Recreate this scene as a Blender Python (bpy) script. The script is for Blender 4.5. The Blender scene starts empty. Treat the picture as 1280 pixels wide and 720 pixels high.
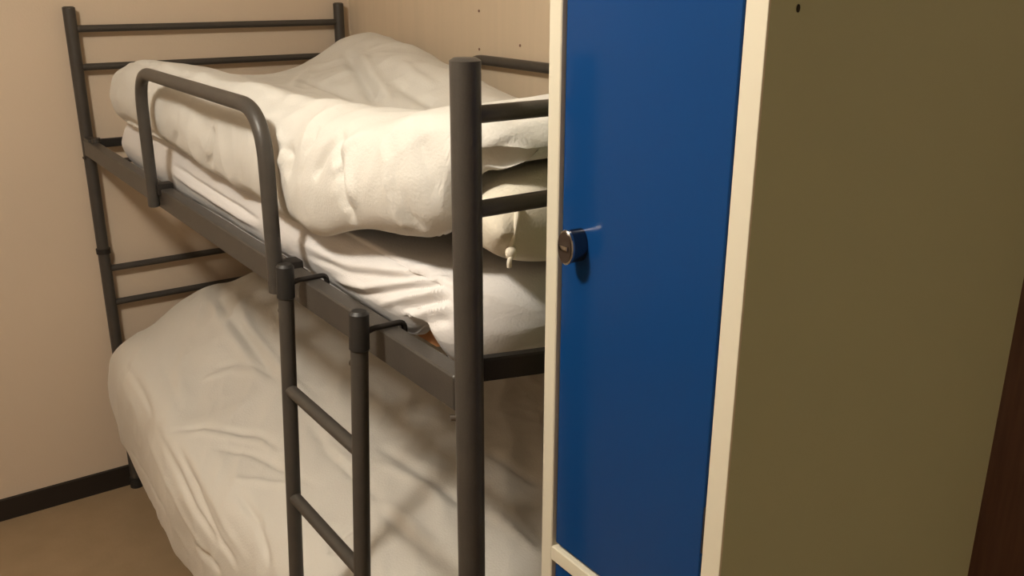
import bpy, bmesh, math, random
import numpy as np
from mathutils import Vector, Matrix

random.seed(4)
scn = bpy.context.scene
COL = scn.collection

# ------------------------------------------------------------------ settings
scn.view_settings.view_transform = 'Standard'
scn.view_settings.look = 'None'
scn.view_settings.gamma = 1
scn.view_settings.use_curve_mapping = False
scn.view_settings.exposure = 0.0

# ------------------------------------------------------------------ materials
def mat(name, base, rough=0.6, metal=0.0, spec=0.5, sheen=0.0, var=None, var_scale=6.0,
        bump=0.0, bump_scale=200.0, stretch=(1, 1, 1), coat=0.0):
    m = bpy.data.materials.new(name); m.use_nodes = True
    nt = m.node_tree; b = nt.nodes['Principled BSDF']
    b.inputs['Base Color'].default_value = (*base, 1)
    b.inputs['Roughness'].default_value = rough
    b.inputs['Metallic'].default_value = metal
    b.inputs['Specular IOR Level'].default_value = spec
    b.inputs['Sheen Weight'].default_value = sheen
    b.inputs['Coat Weight'].default_value = coat
    tc = nt.nodes.new('ShaderNodeTexCoord')
    mp = nt.nodes.new('ShaderNodeMapping'); mp.inputs['Scale'].default_value = stretch
    nt.links.new(tc.outputs['Object'], mp.inputs['Vector'])
    if var:
        n = nt.nodes.new('ShaderNodeTexNoise'); n.inputs['Scale'].default_value = var_scale
        n.inputs['Detail'].default_value = 4
        nt.links.new(mp.outputs['Vector'], n.inputs['Vector'])
        r = nt.nodes.new('ShaderNodeValToRGB')
        r.color_ramp.elements[0].position = .3; r.color_ramp.elements[1].position = .7
        r.color_ramp.elements[0].color = (*base, 1); r.color_ramp.elements[1].color = (*var, 1)
        nt.links.new(n.outputs['Fac'], r.inputs['Fac'])
        nt.links.new(r.outputs['Color'], b.inputs['Base Color'])
    if bump:
        n2 = nt.nodes.new('ShaderNodeTexNoise'); n2.inputs['Scale'].default_value = bump_scale
        n2.inputs['Detail'].default_value = 3
        nt.links.new(mp.outputs['Vector'], n2.inputs['Vector'])
        bp = nt.nodes.new('ShaderNodeBump'); bp.inputs['Strength'].default_value = bump
        bp.inputs['Distance'].default_value = .004
        nt.links.new(n2.outputs['Fac'], bp.inputs['Height'])
        nt.links.new(bp.outputs['Normal'], b.inputs['Normal'])
    return m

M = {}
M['wall'] = mat('cream_wall_paint', (.65, .535, .41), .75, spec=.25, var=(.675, .555, .425), var_scale=1.7, bump=.08, bump_scale=160)
M['panel'] = mat('cream_wall_panel', (.64, .53, .39), .7, spec=.25, var=(.675, .555, .41), var_scale=3, stretch=(1, 14, .6), bump=.08, bump_scale=120)
M['ceiling'] = mat('white_ceiling', (.62, .57, .50), .9)
M['floor'] = mat('brown_floor_vinyl', (.30, .215, .125), .62, spec=.3, var=(.35, .25, .15), var_scale=9, bump=.12, bump_scale=90)
M['base'] = mat('dark_skirting', (.020, .015, .012), .5, spec=.35, var=(.025, .019, .015))
M['wood'] = mat('dark_brown_wood', (.25, .135, .095), .5, var=(.19, .10, .07), var_scale=8, stretch=(12, 12, .8))
M['metal'] = mat('grey_powder_coat', (.062, .055, .047), .40, spec=.4, var=(.053, .047, .041), var_scale=30, bump=.10, bump_scale=420)
M['metal2'] = mat('black_steel', (.020, .017, .015), .5, spec=.3, bump=.08, bump_scale=300)
M['rubber'] = mat('black_plastic', (.018, .017, .016), .5)
M['bolt'] = mat('zinc_bolt', (.16, .14, .12), .35, metal=.8)
M['duvet'] = mat('white_duvet_cotton', (.67, .655, .61), .9, spec=.15, sheen=.1, bump=.25, bump_scale=260)
M['duvet2'] = mat('off_white_duvet_cotton', (.70, .675, .62), .9, spec=.15, sheen=.1, bump=.25, bump_scale=260)
M['sheet'] = mat('white_sheet_cotton', (.74, .72, .71), .9, spec=.15, sheen=.1, bump=.2, bump_scale=300)
M['pillow'] = mat('cream_pillow_cotton', (.72, .67, .56), .9, spec=.15, sheen=.1, bump=.25, bump_scale=260)
M['foam'] = mat('orange_mattress_ticking', (.72, .34, .14), .85)
M['locker'] = mat('cream_locker_enamel', (.66, .62, .50), .45, spec=.4, var=(.645, .605, .485), var_scale=3)
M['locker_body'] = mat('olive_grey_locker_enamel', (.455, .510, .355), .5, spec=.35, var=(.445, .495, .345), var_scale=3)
M['blue'] = mat('blue_door_enamel', (.005, .047, .178), .19, spec=.26, var=(.005, .045, .168), var_scale=2)
M['chrome'] = mat('chrome', (.55, .53, .50), .16, metal=1.0)
M['dark_chrome'] = mat('dark_lock_body', (.14, .14, .15), .2, metal=1.0)
M['lock_face'] = mat('brown_lock_face', (.06, .042, .032), .4, metal=.4)
M['hole'] = mat('dark_hole', (.012, .010, .008), .8)
M['string'] = mat('cotton_tape', (.85, .79, .66), .9)

# ------------------------------------------------------------------ mesh helpers
def finish(bm, smooth=True, ang=35):
    bmesh.ops.recalc_face_normals(bm, faces=bm.faces)
    for f in bm.faces: f.smooth = smooth
    for e in bm.edges:
        if len(e.link_faces) == 2 and e.calc_face_angle(0) > math.radians(ang): e.smooth = False

def obj(name, bm, m, parent=None, kind=None, smooth=True, ang=35):
    finish(bm, smooth, ang)
    me = bpy.data.meshes.new(name); bm.to_mesh(me); bm.free()
    me.materials.append(m)
    o = bpy.data.objects.new(name, me); COL.objects.link(o)
    if parent: 
        o.parent = parent
        o.matrix_parent_inverse = Matrix.Translation(parent.matrix_world.translation if parent.type != 'EMPTY' else parent.location).inverted()
    if kind: o['kind'] = kind
    return o

def thing(name, label, cat, loc, group=None):
    o = bpy.data.objects.new(name, None); COL.objects.link(o)
    o.location = loc; o.empty_display_size = .1
    o['label'] = label; o['category'] = cat
    if group: o['group'] = group
    return o

def tag(o, label, cat, group=None):
    o['label'] = label; o['category'] = cat
    if group: o['group'] = group
    return o

def box(bm, a, b, bevel=0.0, seg=2):
    """axis aligned box between corners a and b"""
    r = bmesh.ops.create_cube(bm, size=1)
    vs = r['verts']
    for v in vs:
        v.co = Vector([a[i] + (b[i] - a[i]) * (v.co[i] + .5) for i in range(3)])
    if bevel:
        es = list({e for v in vs for e in v.link_edges})
        bmesh.ops.bevel(bm, geom=es, offset=bevel, segments=seg, profile=.7, affect='EDGES')
    return bm

def fillet(pts, r, n=7):
    """round the corners of a polyline"""
    P = [Vector(p) for p in pts]; out = [P[0]]
    for i in range(1, len(P) - 1):
        a = (P[i-1] - P[i]); b = (P[i+1] - P[i])
        rr = min(r, a.length * .49, b.length * .49)
        p0 = P[i] + a.normalized() * rr; p1 = P[i] + b.normalized() * rr
        for k in range(n + 1):
            t = k / n
            out.append((1-t)**2 * p0 + 2*t*(1-t) * P[i] + t*t * p1)
    out.append(P[-1]); return out

def tube(bm, pts, r, seg=20, caps=True, radii=None, dome=0.0):
    P = [Vector(p) for p in pts]
    if dome:                       # slightly domed ends
        d0 = (P[0]-P[1]).normalized(); d1 = (P[-1]-P[-2]).normalized()
        P = [P[0] + d0*0.0] + P; radii = [r]*len(P) if radii is None else [radii[0]] + radii
        P[0] = P[1] + d0 * dome; radii[0] = r * .72
        P.append(P[-1] + d1 * dome); radii.append(r * .72)
    n = len(P); T = []
    for i in range(n):
        a = P[max(i-1, 0)]; b = P[min(i+1, n-1)]
        T.append((b - a).normalized())
    up = Vector((0, 0, 1)) if abs(T[0].z) < .9 else Vector((1, 0, 0))
    N = (up - T[0] * up.dot(T[0])).normalized()
    rings = []
    for i in range(n):
        if i: 
            N = (N - T[i] * N.dot(T[i])).normalized()
        B = T[i].cross(N)
        rr = radii[i] if radii else r
        rings.append([bm.verts.new(P[i] + (N*math.cos(2*math.pi*k/seg) + B*math.sin(2*math.pi*k/seg)) * rr) for k in range(seg)])
    for i in range(n-1):
        for k in range(seg):
            bm.faces.new((rings[i][k], rings[i][(k+1) % seg], rings[i+1][(k+1) % seg], rings[i+1][k]))
    if caps:
        bm.faces.new(rings[0][::-1]); bm.faces.new(rings[-1])
    return bm

def nb(): return bmesh.new()

# ------------------------------------------------------------------ noise + cloth lofts (numpy)
_rng = np.random.RandomState(11)
_perm = np.concatenate([_rng.permutation(256)]*3)
_grad = _rng.normal(size=(256, 3)); _grad /= np.linalg.norm(_grad, axis=1)[:, None]
def pnoise(P):
    Pi = np.floor(P).astype(int); F = P - Pi; Pi &= 255
    U = F*F*F*(F*(F*6-15)+10); r = 0
    for dx in (0, 1):
        for dy in (0, 1):
            for dz in (0, 1):
                h = _perm[_perm[_perm[Pi[..., 0]+dx]+Pi[..., 1]+dy]+Pi[..., 2]+dz]
                g = _grad[h]
                d = F - np.array([dx, dy, dz])
                w = (U[..., 0] if dx else 1-U[..., 0])*(U[..., 1] if dy else 1-U[..., 1])*(U[..., 2] if dz else 1-U[..., 2])
                r = r + w*(g*d).sum(-1)
    return r
def ridged(P): return 1 - np.abs(pnoise(P))*2.2

def catmull(t, T, V):
    """non-uniform Catmull-Rom of rows V (n, ...) at knots T, sampled at t"""
    T = np.asarray(T, float); V = np.asarray(V, float)
    m = np.zeros_like(V)
    sh = (-1,) + (1,)*(V.ndim-1)
    d = (V[1:]-V[:-1])/(T[1:]-T[:-1]).reshape(sh)
    m[1:-1] = (V[2:]-V[:-2])/(T[2:]-T[:-2]).reshape(sh)
    m[0] = d[0]; m[-1] = d[-1]
    i = np.clip(np.searchsorted(T, t)-1, 0, len(T)-2)
    h = (T[i+1]-T[i]); s = (t-T[i])/h
    h = h.reshape(sh); s = s.reshape(sh)
    return ((1+2*s)*(1-s)**2)*V[i] + s*(1-s)**2*h*m[i] + s*s*(3-2*s)*V[i+1] + s*s*(s-1)*h*m[i+1]

def seg_dist(P, A, B):
    A = np.array(A, float); B = np.array(B, float); d = B-A
    t = np.clip(((P-A)@d)/(d@d), 0, 1)
    return np.linalg.norm(P-(A+t[..., None]*d), axis=-1), t

def folds_disp(P, folds):
    """folds: (polyline, width, height) soft creases running along 3D polylines"""
    D = np.zeros(P.shape[:-1])
    for pl, w, h in folds:
        best = np.full(P.shape[:-1], 9.0); tt = np.zeros(P.shape[:-1])
        n = len(pl)-1
        for i in range(n):
            d, t = seg_dist(P, pl[i], pl[i+1])
            k = d < best; best = np.where(k, d, best); tt = np.where(k, (i+t)/n, tt)
        taper = np.clip(np.sin(np.pi*np.clip(tt, .0, 1.))*1.6+.0, 0, 1)
        D += h*np.exp(-(best/w)**2)*taper
    return D

def loft(stations, NY=200, NS=170, r0=.06, r1=.06, disp=None, dens=1.0, warp=None):
    """closed cross sections (x,z) along y -> smooth cloth volume with rounded ends"""
    st = sorted(stations, key=lambda s: -s[0])
    T = np.array([-s[0] for s in st]); V = np.array([s[1] for s in st], float)
    t = np.linspace(T[0], T[-1], NY)
    S = catmull(t, T, V)                                   # NY,K,2
    K = S.shape[1]
    # resample every closed section by arc length
    ext = np.concatenate([S[:, -2:], S, S[:, :3]], axis=1)
    kn = np.arange(-2, K+3, dtype=float)
    fine = catmull(np.linspace(0, K, K*14+1), kn, np.swapaxes(ext, 0, 1))   # F,NY,2
    fine = np.swapaxes(fine, 0, 1)
    out = np.zeros((NY, NS, 2))
    for j in range(NY):
        wgt = 1 + (dens-1)*np.clip((.16-fine[j][1:, 0])/.05, 0, 1)
        d = np.r_[0, np.cumsum(np.linalg.norm(np.diff(fine[j], axis=0), axis=1)*wgt)]
        u = np.linspace(0, d[-1], NS, endpoint=False)
        out[j, :, 0] = np.interp(u, d, fine[j, :, 0]); out[j, :, 1] = np.interp(u, d, fine[j, :, 1])
    # rounded ends
    L = t[-1]-t[0]
    for j in range(NY):
        e0 = t[j]-t[0]; e1 = t[-1]-t[j]; s = 1
        if e0 < r0: s = math.sqrt(max(1-((r0-e0)/r0)**2, 0.004))
        if e1 < r1: s = min(s, math.sqrt(max(1-((r1-e1)/r1)**2, 0.004)))
        if s < 1:
            c = out[j].mean(0)
            # shrink towards the mid line of the section
            zm = np.interp(out[j, :, 0], [out[j, :, 0].min(), out[j, :, 0].max()], [c[1], c[1]])
            out[j, :, 1] = zm + (out[j, :, 1]-zm)*s
            out[j, :, 0] = c[0] + (out[j, :, 0]-c[0])*(1-.05*(1-s))
    P = np.stack([out[..., 0], np.repeat(-t[:, None], NS, 1), out[..., 1]], -1)
    if disp is not None:
        du = np.roll(P, -1, 1)-np.roll(P, 1, 1)
        dv = np.gradient(P, axis=0)
        Nn = np.cross(du, dv); Nn /= (np.linalg.norm(Nn, axis=-1, keepdims=True)+1e-9)
        c = P.mean(1, keepdims=True)
        if ((P-c)*Nn).sum() < 0: Nn = -Nn
        edge = np.minimum(1, np.minimum(t-t[0], t[-1]-t)/.03)[:, None]
        P = P + Nn*(disp(P, Nn)*edge)[..., None]
    if warp is not None: P = warp(P)
    bm = nb()
    vs = [[bm.verts.new(P[j, k]) for k in range(NS)] for j in range(NY)]
    for j in range(NY-1):
        for k in range(NS):
            bm.faces.new((vs[j][k], vs[j][(k+1) % NS], vs[j+1][(k+1) % NS], vs[j+1][k]))
    bm.faces.new(vs[0]); bm.faces.new(vs[-1][::-1])
    return bm

# FOLD TABLES: creases as 3D polylines (points, width, height)
LOW_FOLDS = [
    ([(-0.067, -0.681, 0.523), (-0.073, -0.777, 0.519), (-0.075, -0.853, 0.508), (-0.077, -0.937, 0.484), (-0.080, -1.020, 0.464), (-0.075, -1.094, 0.451), (-0.071, -1.167, 0.442)], 0.01, -0.01),
    ([(-0.074, -0.586, 0.465), (-0.086, -0.721, 0.473), (-0.090, -0.811, 0.461), (-0.091, -0.898, 0.441), (-0.086, -0.958, 0.408), (-0.086, -1.040, 0.400), (-0.081, -1.101, 0.382)], 0.012, 0.004),
    ([(-0.056, -0.819, 0.539), (-0.061, -0.896, 0.525), (-0.064, -0.967, 0.510), (-0.068, -1.058, 0.485), (-0.071, -1.140, 0.459), (-0.066, -1.192, 0.446), (-0.062, -1.242, 0.433)], 0.009, -0.009),
    ([(-0.037, -0.832, 0.549), (-0.045, -0.927, 0.537), (-0.052, -1.012, 0.524), (-0.056, -1.098, 0.509), (-0.057, -1.168, 0.488), (-0.053, -1.221, 0.473), (-0.050, -1.275, 0.460)], 0.01, 0.0035),
    ([(-0.057, -0.769, 0.541), (-0.025, -0.804, 0.553), (0.008, -0.836, 0.565), (0.028, -0.889, 0.573), (0.053, -0.924, 0.574), (0.074, -0.956, 0.577), (0.091, -0.995, 0.583), (0.096, -1.044, 0.583), (0.101, -1.089, 0.581)], 0.009, -0.008),
    ([(-0.058, -0.803, 0.539), (-0.030, -0.838, 0.552), (-0.002, -0.866, 0.561), (0.019, -0.914, 0.569), (0.044, -0.949, 0.569), (0.063, -0.985, 0.574), (0.082, -1.020, 0.578), (0.086, -1.065, 0.578), (0.091, -1.104, 0.576)], 0.01, 0.006),
    ([(-0.005, -0.938, 0.557), (0.024, -0.987, 0.562), (0.052, -1.038, 0.568), (0.070, -1.098, 0.569), (0.084, -1.166, 0.575), (0.095, -1.224, 0.578), (0.109, -1.275, 0.578)], 0.009, -0.007),
    ([(-0.018, -1.078, 0.544), (0.007, -1.114, 0.551), (0.032, -1.146, 0.555), (0.052, -1.180, 0.558), (0.069, -1.223, 0.568)], 0.01, 0.006),
    ([(-0.017, -1.116, 0.545), (-0.015, -1.175, 0.535), (-0.014, -1.236, 0.527), (-0.020, -1.269, 0.519), (-0.025, -1.298, 0.510), (-0.030, -1.326, 0.499), (-0.035, -1.353, 0.487)], 0.009, -0.008),
    ([(-0.083, -0.995, 0.362), (-0.081, -1.092, 0.382), (-0.076, -1.164, 0.389)], 0.01, -0.009),
    ([(0.188, -1.036, 0.610), (0.180, -1.108, 0.604), (0.172, -1.177, 0.599), (0.175, -1.246, 0.597), (0.181, -1.307, 0.591), (0.180, -1.365, 0.591), (0.178, -1.422, 0.591)], 0.01, -0.01),
    ([(0.176, -1.106, 0.603), (0.180, -1.170, 0.601), (0.182, -1.234, 0.600), (0.189, -1.277, 0.594), (0.192, -1.326, 0.593)], 0.011, 0.007),
    ([(0.042, -1.462, 0.549), (0.063, -1.445, 0.555), (0.084, -1.430, 0.562), (0.106, -1.430, 0.570), (0.130, -1.427, 0.575)], 0.01, -0.01),
    ([(0.262, -0.191, 0.676), (0.227, -0.361, 0.691), (0.208, -0.473, 0.689), (0.210, -0.534, 0.675), (0.211, -0.594, 0.662), (0.202, -0.733, 0.643), (0.190, -0.872, 0.631)], 0.012, -0.013),
    ([(0.232, -0.194, 0.673), (0.204, -0.339, 0.677), (0.184, -0.453, 0.674), (0.181, -0.539, 0.664), (0.181, -0.608, 0.651), (0.176, -0.725, 0.633), (0.167, -0.848, 0.624)], 0.012, 0.007),
    ([(0.277, -0.309, 0.701), (0.243, -0.478, 0.697), (0.230, -0.573, 0.671), (0.226, -0.694, 0.656), (0.219, -0.813, 0.645), (0.224, -0.890, 0.632), (0.228, -0.968, 0.623)], 0.013, 0.01),
    ([(0.102, -0.618, 0.608), (0.132, -0.639, 0.618), (0.160, -0.662, 0.629), (0.171, -0.697, 0.633), (0.182, -0.731, 0.635), (0.190, -0.777, 0.637), (0.198, -0.822, 0.638)], 0.009, -0.008),
    ([(0.068, -0.630, 0.590), (0.103, -0.652, 0.602), (0.138, -0.674, 0.615), (0.153, -0.720, 0.620), (0.166, -0.770, 0.627)], 0.01, 0.005),
    ([(-0.040, -0.295, 0.549), (-0.049, -0.417, 0.552), (-0.051, -0.503, 0.544), (-0.056, -0.578, 0.534), (-0.063, -0.661, 0.529)], 0.01, -0.007),
    ([(0.260, -1.230, 0.612), (0.272, -1.296, 0.611), (0.282, -1.362, 0.612), (0.286, -1.443, 0.611), (0.295, -1.511, 0.604), (0.299, -1.571, 0.602), (0.303, -1.627, 0.600)], 0.012, -0.01),
    ([(0.233, -1.282, 0.606), (0.248, -1.350, 0.604), (0.261, -1.419, 0.606), (0.261, -1.488, 0.608), (0.270, -1.541, 0.601)], 0.012, 0.008),
    ([(0.167, -1.423, 0.588), (0.170, -1.481, 0.585), (0.168, -1.544, 0.587), (0.172, -1.584, 0.586), (0.177, -1.618, 0.583)], 0.01, -0.009),
    ([(0.184, -1.410, 0.592), (0.186, -1.472, 0.591), (0.187, -1.532, 0.592), (0.191, -1.576, 0.589), (0.194, -1.621, 0.587)], 0.011, 0.006),
    ([(0.439, -1.391, 0.617), (0.438, -1.440, 0.619), (0.440, -1.483, 0.617), (0.451, -1.522, 0.609), (0.455, -1.567, 0.606)], 0.012, -0.01),
    ([(0.329, -1.564, 0.603), (0.326, -1.608, 0.602), (0.325, -1.648, 0.599), (0.329, -1.689, 0.589), (0.330, -1.734, 0.585)], 0.012, 0.008),
    ([(-0.063, -0.288, 0.284), (-0.061, -0.384, 0.276), (-0.071, -0.537, 0.302), (-0.086, -0.721, 0.334), (-0.092, -0.846, 0.340)], 0.009, -0.004),
    ([(0.019, -0.444, 0.592), (0.015, -0.513, 0.583), (0.008, -0.589, 0.579), (-0.005, -0.666, 0.573), (-0.014, -0.726, 0.561)], 0.012, -0.005),
    ([(0.111, -0.399, 0.626), (0.079, -0.464, 0.608), (0.046, -0.536, 0.595), (0.025, -0.618, 0.585), (0.009, -0.684, 0.571)], 0.014, 0.004),
]
UP_FOLDS = [
    ([(0.014, -1.683, 1.374), (-0.005, -1.715, 1.357), (-0.013, -1.724, 1.335), (-0.018, -1.738, 1.311), (-0.020, -1.742, 1.285), (-0.015, -1.750, 1.269), (-0.004, -1.745, 1.249)], 0.009, -0.008),
    ([(0.007, -1.726, 1.371), (-0.007, -1.748, 1.349), (-0.015, -1.758, 1.325), (-0.019, -1.772, 1.303), (-0.015, -1.768, 1.277)], 0.01, 0.005),
    ([(0.003, -1.821, 1.379), (-0.009, -1.851, 1.350), (-0.011, -1.859, 1.317), (-0.007, -1.864, 1.300), (-0.001, -1.864, 1.281), (0.005, -1.867, 1.273), (0.013, -1.867, 1.264)], 0.008, 0.007),
    ([(0.003, -1.846, 1.382), (-0.005, -1.866, 1.354), (-0.007, -1.874, 1.324), (-0.003, -1.881, 1.307), (0.003, -1.884, 1.290), (0.010, -1.889, 1.280), (0.019, -1.890, 1.268)], 0.008, -0.006),
    ([(0.008, -1.143, 1.301), (0.006, -1.136, 1.286), (0.004, -1.128, 1.270), (0.004, -1.113, 1.244), (0.015, -1.064, 1.210)], 0.01, -0.007),
    ([(0.002, -0.953, 1.325), (-0.003, -0.954, 1.310), (-0.005, -0.946, 1.293), (-0.003, -0.932, 1.263), (0.022, -0.834, 1.218)], 0.01, -0.004),
    ([(0.008, -1.448, 1.341), (0.004, -1.478, 1.331), (-0.002, -1.511, 1.323), (-0.006, -1.503, 1.302), (-0.005, -1.482, 1.279)], 0.009, 0.008),
    ([(0.002, -1.487, 1.328), (-0.003, -1.516, 1.320), (-0.007, -1.544, 1.312), (-0.010, -1.537, 1.294), (-0.012, -1.525, 1.273)], 0.009, -0.007),
    ([(0.008, -1.695, 1.372), (-0.004, -1.690, 1.354), (-0.011, -1.671, 1.332), (-0.014, -1.657, 1.314), (-0.017, -1.643, 1.295)], 0.008, -0.005),
    ([(0.014, -1.750, 1.378), (0.000, -1.749, 1.363), (-0.008, -1.735, 1.347), (-0.014, -1.725, 1.330), (-0.018, -1.711, 1.312)], 0.008, 0.005),
    ([(0.012, -1.613, 1.364), (-0.003, -1.615, 1.347), (-0.011, -1.603, 1.328), (-0.017, -1.600, 1.305), (-0.016, -1.584, 1.278)], 0.009, -0.005),
    ([(0.019, -1.878, 1.394), (0.016, -1.897, 1.374), (0.015, -1.911, 1.352), (0.018, -1.921, 1.334), (0.023, -1.927, 1.315)], 0.01, -0.005),
    ([(0.607, -0.426, 1.374), (0.571, -0.544, 1.359), (0.493, -0.742, 1.354), (0.469, -0.814, 1.343), (0.451, -0.872, 1.330), (0.406, -0.996, 1.316), (0.065, -1.696, 1.393)], 0.014, -0.012),
    ([(0.612, -0.502, 1.383), (0.544, -0.679, 1.372), (0.494, -0.813, 1.360), (0.470, -0.892, 1.344), (0.444, -0.973, 1.331), (0.420, -1.049, 1.318), (0.095, -1.687, 1.392)], 0.015, 0.008),
    ([(0.472, -0.966, 1.346), (0.458, -1.047, 1.337), (0.444, -1.123, 1.328), (0.444, -1.176, 1.320), (0.060, -1.870, 1.412)], 0.013, -0.009),
    ([(0.428, -0.571, 1.315), (0.407, -0.717, 1.317), (0.407, -0.808, 1.314), (0.404, -0.878, 1.309), (0.381, -0.985, 1.310)], 0.014, -0.008),
    ([(0.538, -0.427, 1.343), (0.496, -0.467, 1.330), (0.445, -0.531, 1.320), (0.387, -0.612, 1.312), (0.101, -1.271, 1.374)], 0.014, 0.007),
    ([(0.543, -0.876, 1.380), (0.516, -0.962, 1.370), (0.496, -1.034, 1.359), (0.488, -1.091, 1.352), (0.485, -1.137, 1.344)], 0.013, 0.006),
    ([(0.061, -1.962, 1.372), (0.075, -1.970, 1.378), (0.087, -1.982, 1.385), (0.109, -1.983, 1.393), (0.137, -1.979, 1.399)], 0.006, -0.004),
    ([(0.060, -1.963, 1.382), (0.073, -1.973, 1.388), (0.089, -1.979, 1.394), (0.116, -1.975, 1.400), (0.143, -1.971, 1.407)], 0.008, 0.003),
    ([(0.077, -1.946, 1.408), (0.096, -1.952, 1.409), (0.118, -1.954, 1.410), (0.134, -1.958, 1.410), (0.149, -1.963, 1.411)], 0.008, -0.004),
]
SHEET_FOLDS = [
    ([(0.035, -1.400, 1.148), (0.033, -1.523, 1.154), (0.029, -1.637, 1.161), (0.031, -1.730, 1.179), (0.034, -1.810, 1.193), (0.045, -1.854, 1.205), (0.071, -1.869, 1.207)], 0.008, 0.006),
    ([(0.035, -1.462, 1.132), (0.029, -1.570, 1.145), (0.026, -1.661, 1.154), (0.028, -1.748, 1.173), (0.032, -1.821, 1.187), (0.040, -1.866, 1.201), (0.059, -1.889, 1.206)], 0.006, -0.005),
    ([(0.036, -1.568, 1.118), (0.027, -1.650, 1.135), (0.025, -1.709, 1.144), (0.026, -1.779, 1.168), (0.032, -1.833, 1.186), (0.039, -1.872, 1.196), (0.048, -1.906, 1.204)], 0.0065, 0.007),
    ([(0.033, -1.643, 1.117), (0.025, -1.714, 1.138), (0.023, -1.767, 1.154), (0.027, -1.808, 1.169), (0.032, -1.843, 1.181), (0.037, -1.881, 1.192), (0.044, -1.912, 1.201)], 0.0055, -0.006),
    ([(0.025, -1.742, 1.129), (0.023, -1.805, 1.154), (0.029, -1.849, 1.172), (0.034, -1.887, 1.186), (0.043, -1.914, 1.196)], 0.006, 0.007),
    ([(0.022, -1.815, 1.143), (0.024, -1.844, 1.155), (0.027, -1.871, 1.166), (0.031, -1.900, 1.178), (0.040, -1.919, 1.186)], 0.0055, -0.007),
    ([(0.026, -1.819, 1.131), (0.023, -1.862, 1.151), (0.026, -1.893, 1.165), (0.031, -1.911, 1.172), (0.039, -1.924, 1.177)], 0.006, 0.006),
    ([(0.035, -1.832, 1.122), (0.021, -1.885, 1.145), (0.024, -1.906, 1.154), (0.029, -1.918, 1.158), (0.035, -1.928, 1.161)], 0.0055, -0.005),
    ([(0.037, -0.718, 1.163), (0.038, -0.799, 1.159), (0.037, -0.877, 1.154), (0.037, -0.990, 1.152), (0.037, -1.091, 1.149), (0.034, -1.188, 1.149), (0.035, -1.271, 1.147)], 0.006, -0.007),
    ([(0.034, -0.703, 1.145), (0.035, -0.792, 1.141), (0.036, -0.877, 1.137), (0.036, -0.986, 1.134), (0.037, -1.085, 1.132), (0.035, -1.182, 1.132), (0.036, -1.263, 1.131)], 0.007, 0.005),
    ([(0.084, -1.961, 1.131), (0.090, -1.965, 1.146), (0.099, -1.966, 1.159), (0.105, -1.965, 1.169), (0.113, -1.963, 1.179)], 0.015, 0.003),
]
# END FOLD TABLES

# ------------------------------------------------------------------ room
WX, WY = .852, .030            # right wall plane, back wall plane
X0, Y0, H = -2.3, -4.8, 2.45
def struct(name, a, b, m, bevel=0):
    return obj(name, box(nb(), a, b, bevel), m, kind='structure', smooth=False)
struct('floor', (X0-.1, Y0-.1, -.1), (WX+.1, WY+.1, 0), M['floor'])
struct('ceiling', (X0-.1, Y0-.1, H), (WX+.1, WY+.1, H+.1), M['ceiling'])
struct('wall_back', (X0-.1, WY, 0), (WX+.1, WY+.1, H), M['wall'])
wr = struct('wall_right', (WX, Y0-.1, 0), (WX+.1, WY, H), M['panel'])
struct('wall_left', (X0-.1, Y0-.1, 0), (X0, WY, H), M['wall'])
struct('wall_front', (X0, Y0-.1, 0), (WX, Y0, H), M['wall'])
struct('baseboard_back', (X0, WY-.013, 0), (WX, WY, .068), M['base'], .002)
struct('baseboard_right', (WX-.013, -2.0, 0), (WX, WY-.013, .068), M['base'], .002)
struct('baseboard_left', (X0, Y0, 0), (X0+.013, WY-.013, .068), M['base'], .002)
# dark timber jamb on the right wall behind the locker
jb = nb(); box(jb, (WX-.03, -2.62, 0), (WX, -2.10, 2.05), .004); box(jb, (WX-.045, -2.62, 0), (WX, -2.33, 2.05), .004)
obj('trim_1', jb, M['wood'], kind='structure')
# three nail heads in the panelled wall
for y, z in ((-.745, 1.482), (-.745, 1.385), (-.93, 1.405)):
    b = nb(); tube(b, [(WX-.0015, y, z), (WX+.004, y, z)], .0035, 10)
    obj('nail_head', b, M['wood'], wr)

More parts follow.
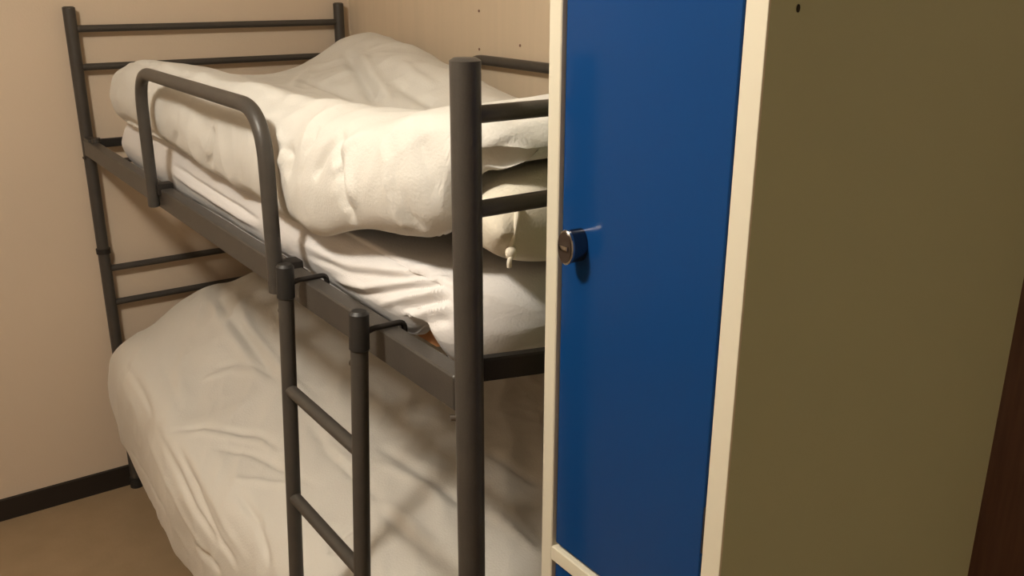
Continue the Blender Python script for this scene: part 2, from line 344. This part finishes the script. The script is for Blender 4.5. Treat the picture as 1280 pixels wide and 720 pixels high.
# ------------------------------------------------------------------ bunk bed
BW, BL, BH = .80, 2.02, 1.484
bed = thing('bunk_bed', 'grey metal two-tier bunk bed with tubular posts and rounded guard rail', 'bunk bed', (0, 0, 0))
RP = .0165
for x in (0, BW):
    for y in (0, -BL):
        b = nb(); tube(b, [(x, y, .012), (x, y, BH)], RP + (.0003 if y else 0), 28, dome=.003)
        p = obj('post', b, M['metal'], bed)
        b = nb(); tube(b, [(x, y, 0), (x, y, .035)], RP+.0035, 24, dome=0)
        obj('foot_cap', b, M['rubber'], p)
        b = nb(); tube(b, [(x, y, .785), (x, y, .800)], RP+.0035, 24)
        obj('joint_collar', b, M['metal2'], p)
        b = nb(); tube(b, [(x-(RP+.003), y+.012*(1 if y else -1), 1.074), (x-.004, y+.004*(1 if y else -1), 1.074)], .0042, 12)
        obj('bolt', b, M['bolt'], p)
for y in (0, -BL):
    for z in (1.4274, 1.3239, .736, .629):
        b = nb(); tube(b, [(0, y, z), (BW, y, z)], .0097, 20)
        obj('end_rail', b, M['metal'], bed)
    for z in (1.128 if y else 1.110, .288):
        b = nb()
        if y and z > 1:            # the near upper end bar bows outwards
            prof = [(-.008, -.016), (.006, -.016), (.008, -.013), (.008, .010), (.006, .0125), (-.006, .0125), (-.008, .010)]
            rings = []
            for k in range(41):
                t = k/40; px = .012 + t*(BW-.024); py = y + .018 - .050*min(1, math.sin(math.pi*t)*1.5)
                rings.append([b.verts.new((px, py+a, z+c)) for a, c in prof])
            for r0_, r1_ in zip(rings, rings[1:]):
                for k in range(len(prof)):
                    b.faces.new((r0_[k], r0_[(k+1) % len(prof)], r1_[(k+1) % len(prof)], r1_[k]))
            b.faces.new(rings[0]); b.faces.new(rings[-1][::-1])
        else:
            box(b, (0, y-.011, z-.0125), (BW, y+.011, z+.0115), .006, 3)
        obj('base_rail', b, M['metal2'], bed)
for x in (0, BW):
    for z0, z1 in ((1.084, 1.126), (.258, .300)):
        b = nb(); box(b, (x-.014, -BL+.012, z0-.004), (x+.014, -.012, z1), .006, 3)
        # inner flange that carries the slats
        s = 1 if x == 0 else -1
        box(b, (min(x, x+s*.04), -BL+.12, z0-.004), (max(x, x+s*.04), -.12, z0))
        obj('side_rail', b, M['metal'], bed)
# corner brackets where the upper side rails meet the far posts
for x in (0, BW):
    s = 1 if x == 0 else -1
    b = nb(); box(b, (x-.012, -.075, 1.088), (x+.012, -.008, 1.133), .004)
    tube(b, [(x+s*.006, -.085, 1.126), (x+s*.006, -.085, 1.138)], .012, 14)
    obj('corner_bracket', b, M['metal'], bed)
for z in (1.076, .266):
    for k in range(11):
        y = -.14 - k*(1.74/10)
        b = nb(); box(b, (.016, y-.022, z), (BW-.016, y+.022, z+.006), .001)
        obj('slat', b, M['metal2'], bed)
# guard rails: an inverted U hung on each upper side rail
def guard(x, ya, yb, zt=1.377):
    b = nb()
    pts = fillet([(x, ya, 1.088), (x, ya, zt), (x, yb, zt), (x, yb, 1.088)], .085, 12)
    tube(b, pts, .0125, 22, dome=.002)
    g = obj('guard_rail', b, M['metal'], bed)
    s = 1 if x < .4 else -1
    for y in (ya, yb):
        c = nb(); box(c, (min(x+s*.006, x+s*.042), y-.016, 1.112), (max(x+s*.006, x+s*.042), y+.016, 1.137), .004)
        obj('clamp', c, M['metal2'], g)
guard(-.0275, -.782, -1.492)
guard(BW+.0285, -.71, -1.33, 1.362)

# ------------------------------------------------------------------ ladder hooked over the side rail
lad = thing('bunk_ladder', 'narrow grey metal ladder hooked over the upper side rail of the bunk', 'ladder', (-.09, -1.70, 0))
def lx(z): return -.045 - .045*(1.15-z)/1.15
for y, ty in ((-1.581, .004), (-1.828, .004)):
    b = nb(); tube(b, [(lx(0), y+ty, .012), (lx(1.15), y, 1.150)], .0118, 22, dome=.003)
    u = obj('upright', b, M['metal'], lad)
    b = nb(); tube(b, [(lx(0), y+ty, 0), (lx(.05), y+ty, .04)], .0145, 18); obj('foot_cap', b, M['rubber'], u)
    b = nb(); tube(b, [(lx(1.108), y, 1.108), (lx(1.155), y, 1.156)], .0134, 20, dome=.004); obj('end_cap', b, M['rubber'], u)
    b = nb()
    pts = fillet([(lx(1.10), y, 1.122), (-.030, y, 1.1315), (.0205, y, 1.1315), (.0205, y, 1.10)], .010, 6)
    tube(b, pts, .0040, 12); 
    obj('hook', b, M['metal2'], u)
    b = nb(); tube(b, [(lx(1.08)-.002, y+.018, 1.083), (lx(1.08)+.001, y+.004, 1.083)], .0055, 12); obj('bolt', b, M['bolt'], u)
for z in (.958, .770, .582, .394, .206):
    b = nb(); tube(b, [(lx(z), -1.581, z), (lx(z), -1.828, z)], .0098, 18)
    obj('rung', b, M['metal'], lad)

# ------------------------------------------------------------------ mattresses
def rbox_sections(x0, x1, z0, z1, r):
    """a soft rounded rectangle as a closed list of (x,z)"""
    return [(x0+r, z0), (x0+.3*r, z0+.3*r), (x0, z0+r), (x0-.004, (z0+z1)/2), (x0, z1-r), (x0+.3*r, z1-.3*r), (x0+r, z1),
            (x0+.25*(x1-x0), z1), (.5*(x0+x1), z1), (x0+.75*(x1-x0), z1), (x1-r, z1), (x1-.3*r, z1-.3*r), (x1, z1-r), (x1, (z0+z1)/2), (x1, z0+r), (x1-.3*r, z0+.3*r), (x1-r, z0),
            (x0+.75*(x1-x0), z0), (.5*(x0+x1), z0), (x0+.25*(x1-x0), z0)]
mt = thing('mattress', 'thin mattress in a creased white fitted sheet on the upper bunk', 'mattress', (.41, -1.1, 1.103))
core = loft([(y, rbox_sections(.054, .772, 1.090, 1.180, .02)) for y in (-.26, -.9, -1.5, -1.905)], 30, 90, .02, .02)
obj('mattress_core', core, M['foam'], mt)

def sheet_disp(P, N):
    x, y, z = P[..., 0], P[..., 1], P[..., 2]
    front = np.clip((.14-x)/.07, 0, 1)*np.clip((z-1.10)/.03, 0, 1)*np.clip((y+1.965)/.03, 0, 1)
    near = np.clip((-y-1.30)/.3, 0, 1)
    d = .007*near*front*(ridged(np.stack([x*2, (y*.3+(z-1.1)*1.5)*8, z*2+y*1.2+3], -1))-.4)
    d += .003*front*pnoise(np.stack([x*6, y*9, z*14], -1))
    d += .004*pnoise(np.stack([x*3, y*4, z*4], -1))
    X = .04
    return d + folds_disp(P, SHEET_FOLDS)*np.clip((z-1.10)/.03, 0, 1)
def sheet_sec(lift, x0=.040):
    s = rbox_sections(x0, .782, 1.086, 1.204, .032)
    s = [list(p) for p in s]
    for i in (0, 1, 2): s[i][1] += lift
    for i in (2, 3): s[i][0] -= .002
    return s
sh = loft([(-.235, sheet_sec(.004)), (-.6, sheet_sec(.0)), (-1.5, sheet_sec(.004)), (-1.70, sheet_sec(.004, .034)), (-1.81, sheet_sec(.012, .031)), (-1.868, sheet_sec(.042, .031)), (-1.90, sheet_sec(.012, .031)), (-1.922, sheet_sec(.002, .038)), (-1.945, sheet_sec(.002, .056)), (-1.962, sheet_sec(.002, .084)), (-1.975, sheet_sec(.002, .125))],
          380, 420, .05, .06, sheet_disp, 7.0)
obj('fitted_sheet', sh, M['sheet'], mt)

mt2 = obj('mattress', loft([(y, rbox_sections(.045, .775, .273, .400, .03)) for y in (-.10, -.9, -1.5, -1.96)], 30, 90, .03, .03), M['sheet'])
tag(mt2, 'thin white mattress on the lower bunk, covered by the big draped duvet', 'mattress')

# ------------------------------------------------------------------ pillow under the near end of the upper duvet
def pillow_sec(x0, x1, zc, h):
    n = 22; out = []
    for k in range(n):
        a = 2*math.pi*k/n
        cx = math.cos(a); sz = math.sin(a)
        e = .62
        out.append(((x0+x1)/2 - (x1-x0)/2*math.copysign(abs(cx)**e, cx), zc + h/2*math.copysign(abs(sz)**.8, sz)))
    return out
def pil_disp(P, N):
    x, y, z = P[..., 0], P[..., 1], P[..., 2]
    d = .006*pnoise(P*np.array([7, 7, 7])) + .004*ridged(P*np.array([9, 14, 9]))*np.clip((z-1.27)/.03, 0, 1)
    d += folds_disp(P, [([(.07, -1.965, 1.245), (.11, -1.985, 1.285), (.20, -1.985, 1.290)], .008, .008)])
    return d
pl = thing('pillow', 'cream pillow with a knotted tie tape, tucked under the duvet end beside the blue locker', 'pillow', (.36, -1.8, 1.215))
obj('pillowcase', loft([(-1.70, pillow_sec(.10, .64, 1.268, .075)), (-1.79, pillow_sec(.078, .66, 1.276, .105)), (-1.88, pillow_sec(.066, .66, 1.281, .122)), (-1.995, pillow_sec(.053, .65, 1.283, .138))],
                        120, 140, .08, .045, pil_disp), M['pillow'], pl)
b = nb(); tube(b, fillet([(.090, -1.990, 1.312), (.086, -1.993, 1.298), (.082, -1.993, 1.278), (.080, -1.988, 1.262)], .01, 5), .0034, 10)
tp = obj('tie_tape', b, M['string'], pl)
b = nb(); bmesh.ops.create_icosphere(b, subdivisions=3, radius=.0075, matrix=Matrix.Translation((.080, -1.990, 1.256)) @ Matrix.Diagonal((1, .8, 1.15, 1)))
tube(b, fillet([(.080, -1.992, 1.255), (.075, -1.993, 1.247), (.077, -1.991, 1.239)], .005, 4), .003, 8)
obj('knot', b, M['string'], tp)

# ------------------------------------------------------------------ upper duvet
def usec(zb, xb, zr, tops, zu=1.222, xr=.085):
    """front bottom, bulge, ridge, top heights at fixed x, underside"""
    t1, t2, t3, t4, t5, t6 = tops
    h = zr - zb
    e = max(0, xb)
    return [(.15+e*.6, zu), (.044+e*.92, zu-.001), (.023+e*.92, min(zu-.006, zb+.020)), (xb+.024, zb+.002), (xb+.006, zb+.026), (xb, zb+.45*h), (xb+.014, zb+.78*h), (xb+.045, zr-.010), (xr+.02, zr),
            (.21, t1), (.31, t2), (.42, t3), (.54, t4), (.66, t5), (.765, t6), (.795, t6-.03), (.798, zu+.04), (.775, zu+.004), (.6, zu), (.4, zu), (.24, zu)]
U = [(-.235, usec(1.222, .026, 1.330, (1.318, 1.300, 1.298, 1.322, 1.378, 1.388), xr=.08)),
     (-.33, usec(1.218, .010, 1.355, (1.340, 1.312, 1.310, 1.334, 1.398, 1.400), xr=.068)),
     (-.55, usec(1.222, .006, 1.372, (1.348, 1.316, 1.314, 1.346, 1.404, 1.376), xr=.058)),
     (-.85, usec(1.210, .004, 1.374, (1.336, 1.304, 1.318, 1.382, 1.372, 1.310), xr=.06)),
     (-1.10, usec(1.198, .003, 1.374, (1.322, 1.288, 1.312, 1.362, 1.325, 1.285), xr=.06)),
     (-1.30, usec(1.194, .002, 1.376, (1.315, 1.274, 1.292, 1.325, 1.300, 1.275), xr=.062)),
     (-1.48, usec(1.192, .000, 1.378, (1.315, 1.274, 1.280, 1.298, 1.290, 1.275), xr=.065)),
     (-1.62, usec(1.202, -.016, 1.384, (1.345, 1.310, 1.305, 1.312, 1.305, 1.285), zu=1.285, xr=.068)),
     (-1.76, usec(1.246, -.018, 1.396, (1.388, 1.380, 1.378, 1.372, 1.355, 1.33), zu=1.352, xr=.085)),
     (-1.86, usec(1.258, -.002, 1.412, (1.414, 1.408, 1.402, 1.395, 1.375, 1.365), zu=1.358, xr=.10)),
     (-1.92, usec(1.274, .022, 1.416, (1.420, 1.412, 1.404, 1.396, 1.378, 1.37), zu=1.361, xr=.115)),
     (-1.942, usec(1.338, .044, 1.416, (1.420, 1.412, 1.404, 1.396, 1.378, 1.37), zu=1.357, xr=.13)),
     (-1.968, usec(1.350, .066, 1.415, (1.419, 1.411, 1.404, 1.396, 1.378, 1.37), zu=1.357, xr=.145)),
     (-1.990, usec(1.360, .088, 1.414, (1.418, 1.411, 1.404, 1.396, 1.378, 1.37), zu=1.357, xr=.155))]
def up_disp(P, N):
    x, y, z = P[..., 0], P[..., 1], P[..., 2]
    up = np.clip(N[..., 2]*1.2+.75, 0, 1)
    front = np.clip((.12-x)/.1, 0, 1)
    d = .012*up*pnoise(np.stack([x*4, y*5, z*3], -1))
    # soft puckers that run round the front roll
    d += .010*front*(ridged(np.stack([x*1.2, (y-.35*(z-1.2))*5.2, z*1.4+1], -1))-.5)
    d += .007*(ridged(np.stack([x*4.5+z*4, y*8+x*5, z*5], -1))-.5)*up
    d += .0026*(ridged(np.stack([x*13, y*17+z*9, z*12], -1))-.5)*up
    return d + 1.35*folds_disp(P, UP_FOLDS)
dv = obj('duvet', loft(U, 400, 420, .07, .035, up_disp, 2.0), M['duvet'], ang=80)
tag(dv, 'puffy white duvet bunched on the upper bunk behind the guard rail', 'duvet', None)

# ------------------------------------------------------------------ lower duvet
def lsec(zh, xh, xm, zs, tops, zu=.412):
    """hem, hanging front, shoulder, top heights, underside"""
    a, t1, t2, t3, t4, t5, t6 = tops
    return [(xh+.024, zh+.006), (xh+.012, zh-.004), (xh-.004, zh+.012), (.5*(xh+xm)-.006, zh+.4*(zs-zh)), (xm, zh+.75*(zs-zh)), (xm+.012, zs), (xm+.05, a),
            (.085, t1), (.20, t2), (.34, t3), (.48, t4), (.63, t5), (.78, t6), (.812, t6-.04), (.815, zu+.06), (.79, zu+.004), (.6, zu), (.4, zu), (.2, zu), (.06, zu), (-.004, zu-.006), (xh+.026, zu-.045), (xh+.020, .5*(zh+zu)-.03)]
Lw = [(-.075, lsec(.33, -.042, -.044, .490, (.528, .568, .625, .655, .662, .66, .63))),
      (-.14, lsec(.275, -.046, -.050, .512, (.552, .590, .655, .688, .695, .69, .66))),
      (-.30, lsec(.205, -.052, -.066, .520, (.566, .612, .680, .715, .720, .71, .68))),
      (-.60, lsec(.205, -.060, -.080, .500, (.555, .598, .660, .700, .705, .69, .66))),
      (-1.0, lsec(.205, -.062, -.084, .480, (.538, .575, .615, .645, .650, .64, .61))),
      (-1.4, lsec(.190, -.050, -.052, .470, (.525, .560, .592, .610, .615, .61, .58))),
      (-1.7, lsec(.190, -.047, -.044, .465, (.520, .550, .575, .590, .595, .585, .56))),
      (-1.985, lsec(.195, -.046, -.044, .460, (.505, .530, .550, .560, .565, .56, .54)))]
def low_disp(P, N):
    x, y, z = P[..., 0], P[..., 1], P[..., 2]
    out = np.clip(1 - np.clip((.43-z)/.02, 0, 1)*np.clip((x-.0)/.02, 0, 1), 0, 1)
    ub = np.clip(1-np.clip((-N[..., 2]-.3)/.3, 0, 1), 0, 1)
    d = .010*pnoise(np.stack([x*3.2, y*3.2, z*3.2], -1))
    # long folds dragging from the far top towards the near front
    q = y*.85 + x*.9 + z*.55; p_ = y*.5 - x*.8
    d += .014*(ridged(np.stack([q*1.6, p_*5.5, z*2+5], -1))-.5)
    d += .0065*(ridged(np.stack([q*3.5, p_*12, z*5], -1))-.5)
    d += .0022*(ridged(np.stack([x*14, y*12, z*13], -1))-.5)
    inner = 1-np.clip(N[..., 0]*3, 0, 1)*np.clip((.12-x)/.05, 0, 1)
    return (d + folds_disp(P, LOW_FOLDS))*out*ub*inner
dl = obj('duvet', loft(Lw, 420, 460, .045, .05, low_disp, 1.6), M['duvet2'], ang=80)
tag(dl, 'big rumpled off-white duvet draped over the front of the lower bunk', 'duvet', None)

# ------------------------------------------------------------------ locker
S = .9214
CX, CY, CZ = -.526, -2.8513, 1.5662
LX0 = .072; LXB = LX0 + .497
LYN, LYF = -2.350, -2.068         # near and far sides
LTOP = 1.80
lk = thing('locker', 'tall cream metal locker with blue doors at the near end of the bunk bed', 'locker', ((LX0+LXB)/2, (LYN+LYF)/2, 0))
FW = .0205                          # width of the frame strips
b = nb()
t = .0015
box(b, (LX0+.0030, LYN+.0002, .0), (LXB, LYN+.012, LTOP))          # near side
box(b, (LX0+.012, LYF-.012, .0), (LXB, LYF, LTOP), .0015)
box(b, (LXB-.012, LYN+.012, .0), (LXB, LYF-.012, LTOP))
box(b, (LX0+.012, LYN+.012, LTOP-.014), (LXB-.012, LYF-.012, LTOP))
box(b, (LX0+.012, LYN+.012, .06), (LXB-.012, LYF-.012, .075))
box(b, (LX0+.03, LYN+.012, .891), (LXB-.012, LYF-.012, .901))
obj('body', b, M['locker_body'], lk)
b = nb()
box(b, (LX0, LYN, 0), (LX0+.0032, LYN+FW+.0025, LTOP), .0012, 3)
box(b, (LX0+.003, LYN+.011, 0), (LX0+.018, LYN+FW+.0025, LTOP), .001)
box(b, (LX0, LYF-FW, 0), (LX0+.018, LYF, LTOP), .003, 3)
for z0, z1 in ((0, .075), (.8885, .908), (LTOP-.025, LTOP)):
    box(b, (LX0+.0005, LYN+FW-.002, z0), (LX0+.017, LYF-FW+.002, z1), .0025, 3)
obj('front_frame', b, M['locker'], lk)
DY0, DY1 = LYN+FW+.0085, LYF-FW-.0022
def door(z0, z1, lockz):
    b = nb(); box(b, (LX0+.0045, DY0, z0), (LX0+.017, DY1, z1), .003, 3)
    d = obj('door', b, M['blue'], lk)
    yk, zk = LYF-.0555, lockz
    def oval(pts, r, radii=None):
        b = nb(); tube(b, pts, r, 48, radii=radii)
        for v in b.verts: v.co.y = yk + (v.co.y-yk)*.66
        return b
    lo = obj('lock', oval([(LX0+.006, yk, zk), (LX0-.013, yk, zk), (LX0-.0145, yk, zk)], .0180, [.0180, .0180, .0176]), M['dark_chrome'], d)
    obj('rim', oval([(LX0-.0135, yk, zk), (LX0-.0165, yk, zk), (LX0-.0175, yk, zk)], .0190, [.0190, .0190, .0180]), M['chrome'], lo)
    obj('lock_face', oval([(LX0-.0170, yk, zk), (LX0-.0182, yk, zk)], .0166), M['lock_face'], lo)
    b = nb(); box(b, (LX0-.0205, yk-.0075, zk-.0024), (LX0-.0180, yk+.0075, zk+.0024), .0008); obj('turn_bar', b, M['chrome'], lo)
    return d
door(.913, LTOP-.029, 1.298)
door(.079, .885, .52)
for z in (1.03, 1.68, .18, .80):
    b = nb(); tube(b, [(LX0+.005, LYN+FW+.0055, z), (LX0+.005, LYN+FW+.0055, z+.05)], .0026, 10)
    obj('hinge', b, M['metal2'], lk)
b = nb(); tube(b, [(LX0+.036, LYN-.0006, 1.543), (LX0+.036, LYN+.004, 1.543)], .0019, 16)
for v in b.verts: v.co.z = 1.543 + (v.co.z-1.543)*1.7
obj('slot_hole', b, M['hole'], lk)

# ------------------------------------------------------------------ light
def lamp(name, loc, watts, radius, col):
    l = bpy.data.lights.new(name, 'POINT'); l.energy = watts; l.shadow_soft_size = radius; l.color = col
    o = bpy.data.objects.new(name, l); o.location = loc; COL.objects.link(o); return o
lamp('ceiling_lamp', (-.88, -1.95, 2.33), 69.5, .09, (1.0, .92, .80))
w = bpy.data.worlds.new('World'); scn.world = w; w.use_nodes = True
w.node_tree.nodes['Background'].inputs[0].default_value = (.02, .017, .013, 1)
w.node_tree.nodes['Background'].inputs[1].default_value = 1

# ------------------------------------------------------------------ camera
cam = bpy.data.cameras.new('Camera'); co = bpy.data.objects.new('Camera', cam); COL.objects.link(co)
cam.sensor_width = 36; cam.lens = 1154.73/1280*36; cam.clip_start = .02
a, bb, c = map(math.radians, (-18.6059, 35.1955, .1695))
F = Vector((math.sin(bb)*math.cos(a), math.cos(bb)*math.cos(a), math.sin(a)))
r = Vector((math.cos(bb), -math.sin(bb), 0)); u = r.cross(F)
r2 = r*math.cos(c) + u*math.sin(c); u2 = u*math.cos(c) - r*math.sin(c)
mw = Matrix((r2, u2, -F)).transposed().to_4x4(); mw.translation = (CX, CY, CZ)
co.matrix_world = mw
scn.camera = co
